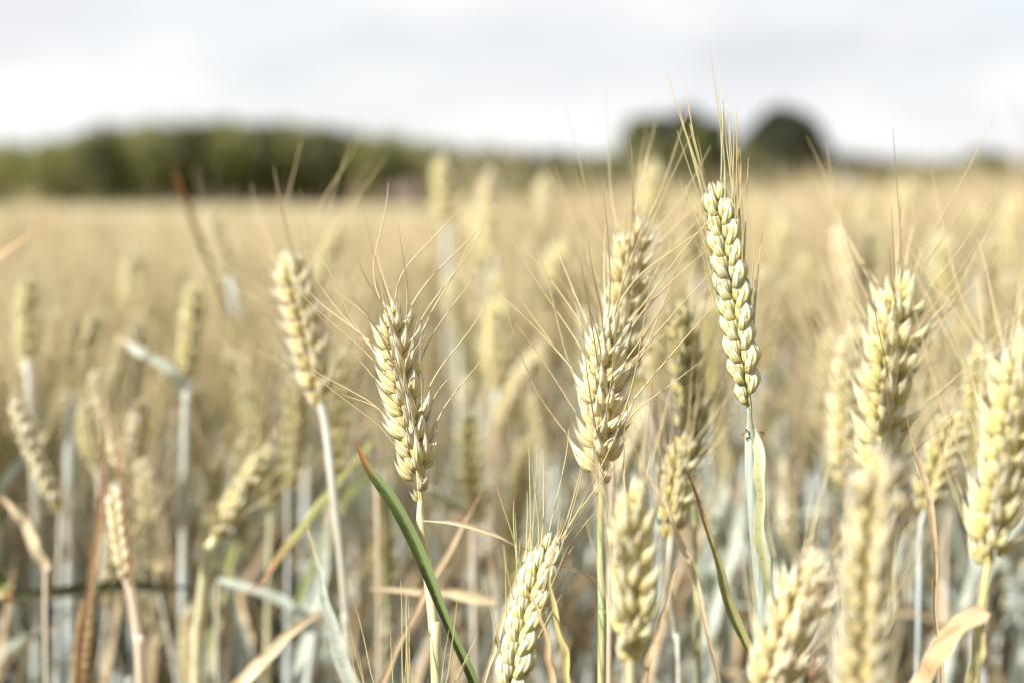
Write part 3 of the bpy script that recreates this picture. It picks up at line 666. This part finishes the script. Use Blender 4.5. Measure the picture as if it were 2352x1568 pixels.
# tall blurred ears that rise above the horizon in the middle distance
for (x0, y0, x1, y1, d, lab, c) in [
    (1022, 520, 1013, 372, 1.55, 'blurred wheat plant rising over the skyline, leftmost of three behind the middle', 'yellow'),
    (1130, 590, 1122, 400, 1.40, 'blurred wheat plant rising over the skyline, wide middle one of three', 'cream'),
    (1262, 560, 1250, 412, 1.60, 'blurred wheat plant rising over the skyline, rightmost of three near the soft cream ear', 'cream'),
    (1500, 520, 1500, 385, 1.45, 'blurred wheat plant behind the awns left of the tallest ear', 'yellow'),
    (1268, 750, 1285, 575, 1.15, 'blurred pale wheat plant left of the soft cream ear', 'yellow'),
    (1142, 900, 1143, 695, 1.10, 'blurred upright wheat plant above the pinkish bent one', 'yellow'),
    (1110, 620, 1100, 470, 1.5, 'blurred wheat plant below the wide skyline ear', 'yellow'),
    (1860, 780, 1850, 600, 1.2, 'blurred wheat plant right of the tallest ear', 'yellow'),
    (2070, 520, 2090, 430, 1.9, 'blurred wheat plant with its tip by the hedge at right', 'yellow'),
    (1940, 640, 1955, 500, 1.5, 'blurred wheat plant between the tallest ear and the ragged cream ear', 'yellow'),
    (2180, 700, 2165, 555, 1.25, 'blurred wheat plant above the gap right of the ragged cream ear', 'yellow'),
    (2230, 600, 2245, 485, 1.6, 'blurred wheat plant under the small round tree at far right', 'yellow'),
    (1790, 640, 1800, 520, 1.55, 'blurred wheat plant just right of the tallest ear near the field edge', 'yellow'),
    (2000, 560, 1990, 460, 1.8, 'blurred wheat plant under the low hedge at right', 'yellow'),
    (1600, 640, 1590, 520, 1.5, 'blurred wheat plant between the soft cream ear and the tallest ear', 'yellow'),
    (1050, 760, 1045, 640, 1.35, 'blurred wheat plant right of the sharp cream ear', 'yellow'),
    (300, 720, 310, 590, 1.3, 'blurred wheat plant left of the long dark leaf', 'yellow'),
    (2320, 640, 2330, 470, 1.4, 'blurred wheat plant high at the right edge', 'yellow')]:
    H(lab, [(x0, y0, d), ((x0+x1)/2, (y0+y1)/2, d), (x1, y1, d)], [(x0+4, y0+60, d), (x0+6, y0+400, d)], size=1.42, roll=60, style='open', mat=c, awn_len=.06, spread=.4, prob=.5, stem_mat='blue', stem_r=.0028, split=False, res=(8, 7))

# ---- loose blades that cross the view, each with its own tiller
LP = leaf_plant
LP('wheat plant with a thin straw blade standing straight up right of the middle ear', pts=[(1445, 1330, .575), (1438, 1130, .57), (1437, 1010, .57), (1436, 898, .57)], w=[1.2, 1.7, 1.7, .2], mat='straw', fold=.9, stem=[(1450, 1600, .58)])
LP('wheat plant with a dark green blade and brown tip crossing low right of the middle', pts=[(1790, 1700, .60), (1735, 1540, .60), (1690, 1430, .60), (1650, 1320, .602), (1610, 1190, .605), (1574, 1070, .61)], w=[9, 8, 7, 5.5, 4, .5], mat='olive', fold=.6, stem=[(1795, 1800, .60)], nrm=np.array([.6, -.7, .1]))
LP('wheat plant with a long tan blade running down right from the middle ear', pts=[(1680, 1640, .62), (1650, 1540, .62), (1595, 1340, .62), (1530, 1160, .625), (1445, 1000, .63)], w=[3, 3, 3, 2.6, .6], mat='straw', fold=.8, stem=[(1685, 1750, .62)])
LP('wheat plant with a pink straw blade slanting left of the low braided ear', pts=[(1080, 1660, .58), (1130, 1520, .58), (1175, 1370, .58), (1215, 1220, .58), (1238, 1095, .582)], w=[3, 3, 2.8, 2, .3], mat='straw', fold=.8, stem=[(1078, 1800, .58)])
LP('wheat plant with a folded orange blade end in the lower right corner', pts=[(2080, 1660, .47), (2120, 1560, .47), (2180, 1465, .47), (2235, 1415, .472), (2258, 1400, .474)], w=[6, 6.2, 6.4, 6.4, 4.2], mat='orange', fold=.25, stem=[(2078, 1750, .47)], nrm=np.array([-.5, -.75, .4]))
LP('wheat plant with a long thin orange blade behind the large blurred ear', pts=[(2165, 1640, .55), (2158, 1450, .55), (2140, 1220, .55), (2118, 1090, .552), (2085, 955, .555)], w=[3, 3.2, 3.2, 2.6, .5], mat='dry', fold=.8, stem=[(2168, 1800, .55)])
LP('wheat plant with a yellow blade below the fat ear at the right edge', pts=[(2215, 1700, .49), (2228, 1600, .49), (2245, 1500, .49), (2255, 1420, .49)], w=[6, 6, 4, .8], mat='yellow', fold=.5, stem=[(2214, 1800, .49)])
LP('wheat plant with a blurred green blade, left of the sharp dark green blade', pts=[(860, 1020, .80), (800, 1090, .78), (745, 1150, .76), (680, 1240, .74), (620, 1320, .73), (570, 1360, .73)], w=[6, 7, 8, 7, 4, 1], mat='olive', fold=.5, stem=[(868, 1200, .80), (872, 1600, .82)], nrm=np.array([-.4, -.6, .8]))
LP('wheat plant with a tan straw blade slanting up behind the sharp cream stem', pts=[(840, 1640, .66), (900, 1510, .66), (975, 1375, .67), (1040, 1250, .69), (1100, 1130, .71)], w=[4, 4.5, 4, 3, .8], mat='dry', fold=.6, stem=[(838, 1800, .66)])
LP('wheat plant with a pinkish straw blade slanting up from the bottom left edge', pts=[(500, 1620, .74), (580, 1540, .74), (660, 1465, .75), (740, 1400, .77)], w=[7, 7, 6, 3], mat='straw', fold=.5, stem=[(498, 1750, .74)])
LP('wheat plant with a broad glaucous blade narrowing upwards left of the sharp cream stem', pts=[(840, 1660, .66), (800, 1540, .66), (765, 1430, .66), (735, 1330, .665), (705, 1200, .67)], w=[12, 9, 6.5, 4, .6], mat='glaucous', fold=.6, stem=[(845, 1800, .66)])
LP('wheat plant with a dark blade lying level across the lower left', pts=[(-60, 1372, .86), (60, 1365, .86), (180, 1352, .86), (320, 1342, .87), (445, 1352, .88)], w=[9, 8, 9, 8, 2], mat='dark', fold=.1, stem=[(-70, 1600, .86)], nrm=np.array([.2, -.9, -.45]))
LP('wheat plant with a fresh green leaf end at the left edge', pts=[(-50, 1300, .72), (-10, 1340, .72), (30, 1380, .72)], w=[12, 14, 3], mat='olive', fold=.3, stem=[(-60, 1600, .72)])
LP('wheat plant with a pale glaucous blade arching down right at lower left', pts=[(500, 1335, .84), (560, 1350, .84), (630, 1375, .84), (700, 1410, .84), (740, 1450, .84)], w=[5, 8, 8, 6, 2], mat='glaucous', fold=.4, stem=[(498, 1600, .85)], nrm=np.array([0, -.5, .85]))
LP('wheat plant with a pink dry blade lying level right of the green leaf', pts=[(1140, 1380, .74), (1060, 1366, .74), (970, 1358, .74), (850, 1352, .74)], w=[5, 6, 4, 1], mat='straw', fold=.5, stem=[(1144, 1600, .75)])
LP('wheat plant with a dark drooping blade just right of the sharp cream ear', pts=[(1085, 1185, .86), (1040, 1160, .85), (990, 1125, .85), (945, 1110, .86)], w=[4, 6, 6, 2], mat='dark', fold=.3, stem=[(1090, 1600, .87)], nrm=np.array([0, -.5, .85]))
LP('wheat plant with a tan blade slanting at the far left', pts=[(105, 1310, .80), (75, 1230, .80), (40, 1180, .80), (5, 1140, .80)], w=[6, 7, 6, 2], mat='straw', fold=.4, stem=[(108, 1600, .80)])
LP('wheat plant with a faint orange blade reaching up at the left edge', pts=[(-70, 640, .85), (0, 585, .85), (70, 540, .86), (135, 495, .87)], w=[4, 3.5, 2.5, .6], mat='orange', fold=.6, stem=[(-75, 900, .85)])
LP('wheat plant with an orange tan blade right of the plump yellow ear', pts=[(1470, 1640, .63), (1495, 1500, .63), (1525, 1400, .63), (1560, 1300, .635)], w=[3, 3.5, 3, .6], mat='dry', fold=.6, stem=[(1468, 1800, .63)])
LP('wheat plant with a small rusty blade right of the pale leaning ear', pts=[(1840, 1680, .45), (1850, 1600, .45), (1868, 1530, .45), (1885, 1478, .452)], w=[3.4, 3.2, 2.6, .5], mat='brown', fold=.5, stem=[(1838, 1750, .45)])
LP('wheat plant with a pale broad blade slanting at the far left edge', pts=[(-40, 1180, .95), (20, 1100, .95), (70, 1040, .95), (110, 990, .96)], w=[8, 9, 8, 2], mat='glaucous', fold=.4, stem=[(-45, 1400, .95)])

NHERO = len([o for o in COL.objects if o.parent is None and o.get('category') == 'wheat plant'])

# ------------------------------------------------------------------ plants of the middle distance: eight kinds, copied
def proto(i, lod=1):
    """returns dict of MBs at the origin; total height 0.80"""
    lean = [.05, .16, .30, .10, .22, .42, .12, .34, .08, .18][i % 10]; az = rng.random()*6.28
    top = np.array([math.cos(az)*lean*.10, math.sin(az)*lean*.10, .80])
    Ln = .072+.018*rng.random()
    dirn = unit(np.array([math.cos(az)*lean, math.sin(az)*lean, 1]))
    b = top-dirn*Ln
    sway = rng.normal(0, .010, 2)
    sp = catmull([(0, 0, 0), (sway[0], sway[1], .28), (b[0]*.5, b[1]*.5, .52), b-dirn*.03*0-np.array([0, 0, .07]), b], 16)
    d = {}
    mb = MB(); rr = np.interp(sp[:, 2], [0, .3, .60, .64, .73], [.0028, .0033, .0030, .0015, .0012]); tube(mb, sp, rr, 6); d['stem'] = mb
    er, _, aw = make_ear([b, (b+top)/2+rng.normal(0, .001, 3), top], R(0)+rng.random()*180, int(Ln*.88/.0042), 1.03, ['open', 'semi', 'braid'][i % 3], None, None, .066, .60,
                         res=(7, 6) if lod else (5, 5), awn_prob=1. if lod else .3, view=np.array([0, -1., 0]), awn_n=6)
    d['ear'] = er; ab = MB()
    for c in aw: tube(ab, c, awn_radius(len(c), .00030), 3)
    d['awn_tuft'] = ab
    lv = []
    for q in range(3 if i % 3 else 2):
        z = [.60, .46, .50, .36][(q+i) % 4]+rng.normal(0, .03); a = rng.random()*6.28; s = np.interp(z, sp[:, 2], np.arange(16)); s0 = sp[int(s)]
        o = np.array([math.cos(a), math.sin(a), 0]); Ll = .11+.10*rng.random()
        if rng.random() < .5: pts = [s0, s0+o*.03+[0, 0, .05], s0+o*.07+[0, 0, .09], s0+o*Ll*.9+[0, 0, .10+.05*rng.random()]]
        else: pts = [s0, s0+o*.03+[0, 0, .04], s0+o*.08+[0, 0, .03], s0+o*Ll*.9+[0, 0, -.05-.06*rng.random()]]
        C = catmull(pts, 12); mbl = MB(); w = .006+.006*rng.random()
        ribbon(mbl, C, np.interp(np.linspace(0, 1, 12), [0, .3, .8, 1], [.6*w, w, .6*w, .05*w]), unit(np.array([0, 0, 1.])+o*-.3), .4, rng.normal(0, .8), nu=3)
        lv.append((mbl, rng.choice(['dry', 'straw', 'orange', 'glaucous', 'brown', 'dry', 'olive', 'straw'])))
    d['leaves'] = lv
    return d

NP = 10
P_ = []
hm = ['yellow', 'cream', 'green', 'yellow', 'dusk', 'cream', 'yellow', 'green', 'cream', 'yellow']
smn = ['blue', 'blue', 'pale', 'blue', 'straw', 'blue', 'blue', 'pale', 'green', 'blue']
for i in range(NP):
    d = proto(i)
    P_.append(dict(stem=d['stem'].mesh('stem', STEM[smn[i]]), ear=d['ear'].mesh('ear', EM[hm[i]]), tuft=d['awn_tuft'].mesh('awn_tuft', AWN),
                   leaves=[m.mesh('leaf', LM[k]) for m, k in d['leaves']]))
def zone_label(x, y):
    px = 1176+x/y*3267
    side = 'at the far left of the field' if px < 420 else 'near the leaning ear with bright husks' if px < 800 else \
        'between the sharp cream ear and the middle ear' if px < 1330 else 'behind the middle ear and the tallest ear' if px < 1800 else 'behind the big ears on the right'
    dist = 'soft wheat plant in the first rows' if y < 1.15 else 'blurred wheat plant some rows back' if y < 1.6 else 'strongly blurred wheat plant further back'
    return dist+' '+side
def mid_plant(i, x, y, top, rz, lean=(0, 0)):
    p = P_[i]; g = ground(x, y); s = (top-g)/.80
    root = empty('wheat_plant', (x, y, g)); root.rotation_euler = (lean[0], lean[1], rz); root.scale = (s, s, s)
    tag(root, zone_label(x, y), 'wheat plant', GROUP)
    def ch(n, me, par):
        o = bpy.data.objects.new(n, me); o.parent = par; COL.objects.link(o); return o
    ch('stem', p['stem'], root); e = ch('ear', p['ear'], root); ch('awn_tuft', p['tuft'], e)
    for l in p['leaves']: ch('leaf', l, root)
NMID = 298-NHERO
pts = []; ylim = 1.85
while len(pts) < NMID:
    y = math.sqrt(.84**2+rng.random()*(ylim**2-.84**2)); x = (rng.random()*2-1)*(.37*y+.02)
    if all((x-a)**2+(y-b)**2 > .0016 for a, b in pts): pts.append((x, y))
for k, (x, y) in enumerate(pts):
    tz = canopy(x, y)+rng.normal(.0, .034)
    if y < .95: tz -= .035
    # keep near copies from climbing over the horizon in front of the wood
    tz = min(tz, CAM_H + (.0 if x < 0 else .012) - (.03 if x < -.05*y else 0))
    mid_plant(int(rng.integers(NP)), x, y, tz, rng.random()*6.28, (rng.normal(0, .07), rng.normal(0, .07)))

# ------------------------------------------------------------------ the rest of the crop: one object of countless plants
def plant_into(mb, d, mats, off=(0, 0, 0), c=1., s=0., sc=1.):
    "merge MBs of a proto into mb with material slots"
    def put(src, slot):
        V = np.vstack(src.v)*sc; V2 = V.copy(); V2[:, 0] = V[:, 0]*c-V[:, 1]*s+off[0]; V2[:, 1] = V[:, 0]*s+V[:, 1]*c+off[1]; V2[:, 2] += off[2]
        mb.add(V2, src.f, np.vstack(src.a), slot)
    put(d['stem'], mats['stem']); put(d['ear'], mats['ear'])
    if d['awn_tuft'].v: put(d['awn_tuft'], mats['awn'])
    for m, k in d['leaves']: put(m, mats[k])
slots = {'blue': 0, 'pale': 1, 'yellow': 2, 'cream': 3, 'awn': 4, 'dry': 5, 'straw': 6, 'orange': 7, 'glaucous': 8, 'brown': 9, 'olive': 10}
FA, _, _ = newmat('crop_awns'); _h = NT(FA); finish(_h, _h.mix(_h.noise(30, 2), (.62, .52, .29), (.71, .59, .37)), .5, .15, .2)
slotm = [STEM['blue'], STEM['pale'], EM['yellow'], EM['cream'], FA, LM['dry'], LM['straw'], LM['orange'], LM['glaucous'], LM['brown'], LM['olive']]

def far_ear(mb, b, top, r, slot):
    P = catmull([b, top], 7); tube(mb, P, np.array([.35, .85, 1.1, .85, 1.05, .8, .2])*r, 5, mi=slot)
field = MB(); pid = []
def close(k): pid.extend([k]*(field.n-len(pid)))
pts = []
# near surroundings and up to 7 m: single plants
y = -.6
P_near = []
for _ in range(200000):
    yy = -.8+rng.random()*7.8; xx = (rng.random()*2-1)*(.42*max(yy, 0)+1.3)
    if yy < .9 and abs(xx) < .40*max(yy, 0)+.16+.02 and yy > -.5: continue
    if -.5 < yy < .5 and abs(xx) < .42: continue
    if yy > .70 and yy < ylim and abs(xx) < .375*yy+.02: continue
    if rng.random() > (1. if abs(xx) < .40*yy+.1 else .45): continue
    P_near.append((xx, yy))
    if len(P_near) > 17000: break
ptv = []; which = []; rotv = []; sclv = []
for (xx, yy) in P_near:
    g = ground(xx, yy); top = canopy(xx, yy)+rng.normal(-.002 if yy < 4 else -.014, .038 if yy < 4 else .022); ptv.append((xx, yy, g)); which.append(1+int(rng.integers(4)))
    rotv.append((rng.normal(0, .06), rng.normal(0, .06), rng.random()*6.28)); s = (top-g)/.8; sclv.append((s, s, s))
# leafy tillers with no ear between the others
for _ in range(5200):
    yy = math.sqrt(.80**2+rng.random()*(4.6**2-.80**2)) if _ > 1500 else math.sqrt(.85**2+rng.random()*(2.2**2-.85**2)); xx = (rng.random()*2-1)*(.42*yy+.1)
    if yy < 1.0 and rng.random() < .5: continue
    g = ground(xx, yy); ptv.append((xx, yy, g)); which.append(8+int(rng.integers(3))); rotv.append((rng.normal(0, .07), rng.normal(0, .07), rng.random()*6.28))
    s = (canopy(xx, yy)-g)/.8*(.86+.12*rng.random()); sclv.append((s, s, s))
# farther: square metre patches
yy = 6.8
while yy < 140:
    hw = .42*yy+3
    for xx in np.arange(-hw, hw, .97):
        ptv.append((xx, yy, ground(xx, yy)+rng.normal(0, .012))); which.append(5+int(rng.integers(3))); rotv.append((0, 0, int(rng.integers(4))*math.pi/2)); sclv.append((1, 1, 1))
    yy += .97
field.add(np.array(ptv), [], np.zeros((len(ptv), 3))); close(0)
for k in range(4):
    plant_into(field, proto([0, 1, 4, 7][k], 1), dict(slots, stem=[0, 0, 0, 0][k], ear=[2, 3, 3, 3][k])); close(1+k)
for k in range(3):
    for q in range(260):
        x, y = rng.random(2)-.5; h = .80+rng.normal(-.02, .022); ln = rng.normal(0, .02, 2)
        b = np.array([x+ln[0]*.5, y+ln[1]*.5, h-.08]); t = np.array([x+ln[0]*1.5, y+ln[1]*1.5, h])
        tube(field, [(x, y, 0), (x, y, .4), b], .0022, 3, mi=0 if q % 3 else 1)
        far_ear(field, b, t, .0062, 2 if q % 2 else 3)
        for _ in range(5):
            dd = unit(rng.normal(0, .35, 3)+[0, 0, 1]); p0 = b+(t-b)*rng.random()
            tube(field, [p0, p0+dd*.05], np.array([.0005, .0003]), 3, mi=4)
        for _ in range(2):
            a = rng.random()*6.28; o = np.array([math.cos(a), math.sin(a), 0]); z = .35+.3*rng.random(); s0 = np.array([x, y, z])
            ribbon(field, catmull([s0, s0+o*.05+[0, 0, .05], s0+o*.13+[0, 0, .09-.14*rng.random()]], 5), np.array([.005, .009, .009, .006, .001]), np.array([0, 0, 1.]), .3, nu=3, mi=int(rng.choice([6, 8, 8, 10, 5, 8])))
    close(5+k)
for k in range(3):
    tube(field, catmull([(0, 0, 0), (rng.normal(0, .01), rng.normal(0, .01), .3), (rng.normal(0, .02), rng.normal(0, .02), .62)], 8), np.linspace(.0040, .0026, 8), 6, mi=[0, 0, 0][k])
    for q in range(5):
        z = [.25, .36, .45, .54, .61][q]; a = rng.random()*6.28; o = np.array([math.cos(a), math.sin(a), 0]); s0 = np.array([0, 0, z]); Ll = .10+.09*rng.random()
        up = q > 2 and rng.random() < .6
        C = catmull([s0, s0+o*.02+[0, 0, .05], s0+o*.05+[0, 0, .10 if up else .04], s0+o*Ll*(.5 if up else .55)+[0, 0, .15 if up else -.10]], 10); w = .006+.006*rng.random()
        ribbon(field, C, np.interp(np.linspace(0, 1, 10), [0, .3, .8, 1], [.6*w, w, .6*w, .05*w]), unit(np.array([0, 0, 1.])-o*.4), .4, rng.normal(0, .8), nu=3, mi=int(rng.choice([9, 5, 5, 9, 8] if q < 3 else [8, 5, 8, 8, 10])))
    close(8+k)
me = field.mesh('wheat_field', slotm)
def attr(n, t, f, data):
    a = me.attributes.new(n, t, 'POINT'); full = np.zeros((field.n, 3) if t == 'FLOAT_VECTOR' else field.n, np.float32 if t == 'FLOAT_VECTOR' else np.int32); full[:len(data)] = data; a.data.foreach_set(f, full.ravel())
attr('pid', 'INT', 'value', np.array(pid)); attr('which', 'INT', 'value', np.array(which)); attr('rotv', 'FLOAT_VECTOR', 'vector', np.array(rotv)); attr('sclv', 'FLOAT_VECTOR', 'vector', np.array(sclv))
fo = bpy.data.objects.new('wheat_field', me); COL.objects.link(fo)
tag(fo, 'endless ripening wheat crop running back to the wood and trees', 'wheat crop', kind='stuff')
g = bpy.data.node_groups.new('scatter', 'GeometryNodeTree')
g.interface.new_socket('Geometry', in_out='INPUT', socket_type='NodeSocketGeometry'); g.interface.new_socket('Geometry', in_out='OUTPUT', socket_type='NodeSocketGeometry')
gi = g.nodes.new('NodeGroupInput'); go = g.nodes.new('NodeGroupOutput'); jn = g.nodes.new('GeometryNodeJoinGeometry')
def na(n, t):
    x = g.nodes.new('GeometryNodeInputNamedAttribute'); x.data_type = t; x.inputs['Name'].default_value = n; return x.outputs['Attribute']
def eq(s, k):
    x = g.nodes.new('FunctionNodeCompare'); x.data_type = 'INT'; x.operation = 'EQUAL'
    ii = [q for q in x.inputs if q.type == 'INT']; g.links.new(s, ii[0]); ii[1].default_value = k; return x.outputs[0]
def sep(geo, sel):
    x = g.nodes.new('GeometryNodeSeparateGeometry'); x.domain = 'POINT'; g.links.new(geo, x.inputs[0]); g.links.new(sel, x.inputs[1]); return x.outputs[0]
P0 = sep(gi.outputs[0], eq(na('pid', 'INT'), 0))
for k in range(1, 11):
    inst = sep(gi.outputs[0], eq(na('pid', 'INT'), k)); p = sep(P0, eq(na('which', 'INT'), k))
    x = g.nodes.new('GeometryNodeInstanceOnPoints'); g.links.new(p, x.inputs['Points']); g.links.new(inst, x.inputs['Instance'])
    g.links.new(na('rotv', 'FLOAT_VECTOR'), x.inputs['Rotation']); g.links.new(na('sclv', 'FLOAT_VECTOR'), x.inputs['Scale']); g.links.new(x.outputs[0], jn.inputs[0])
g.links.new(jn.outputs[0], go.inputs[0])
md = fo.modifiers.new('scatter', 'NODES'); md.node_group = g
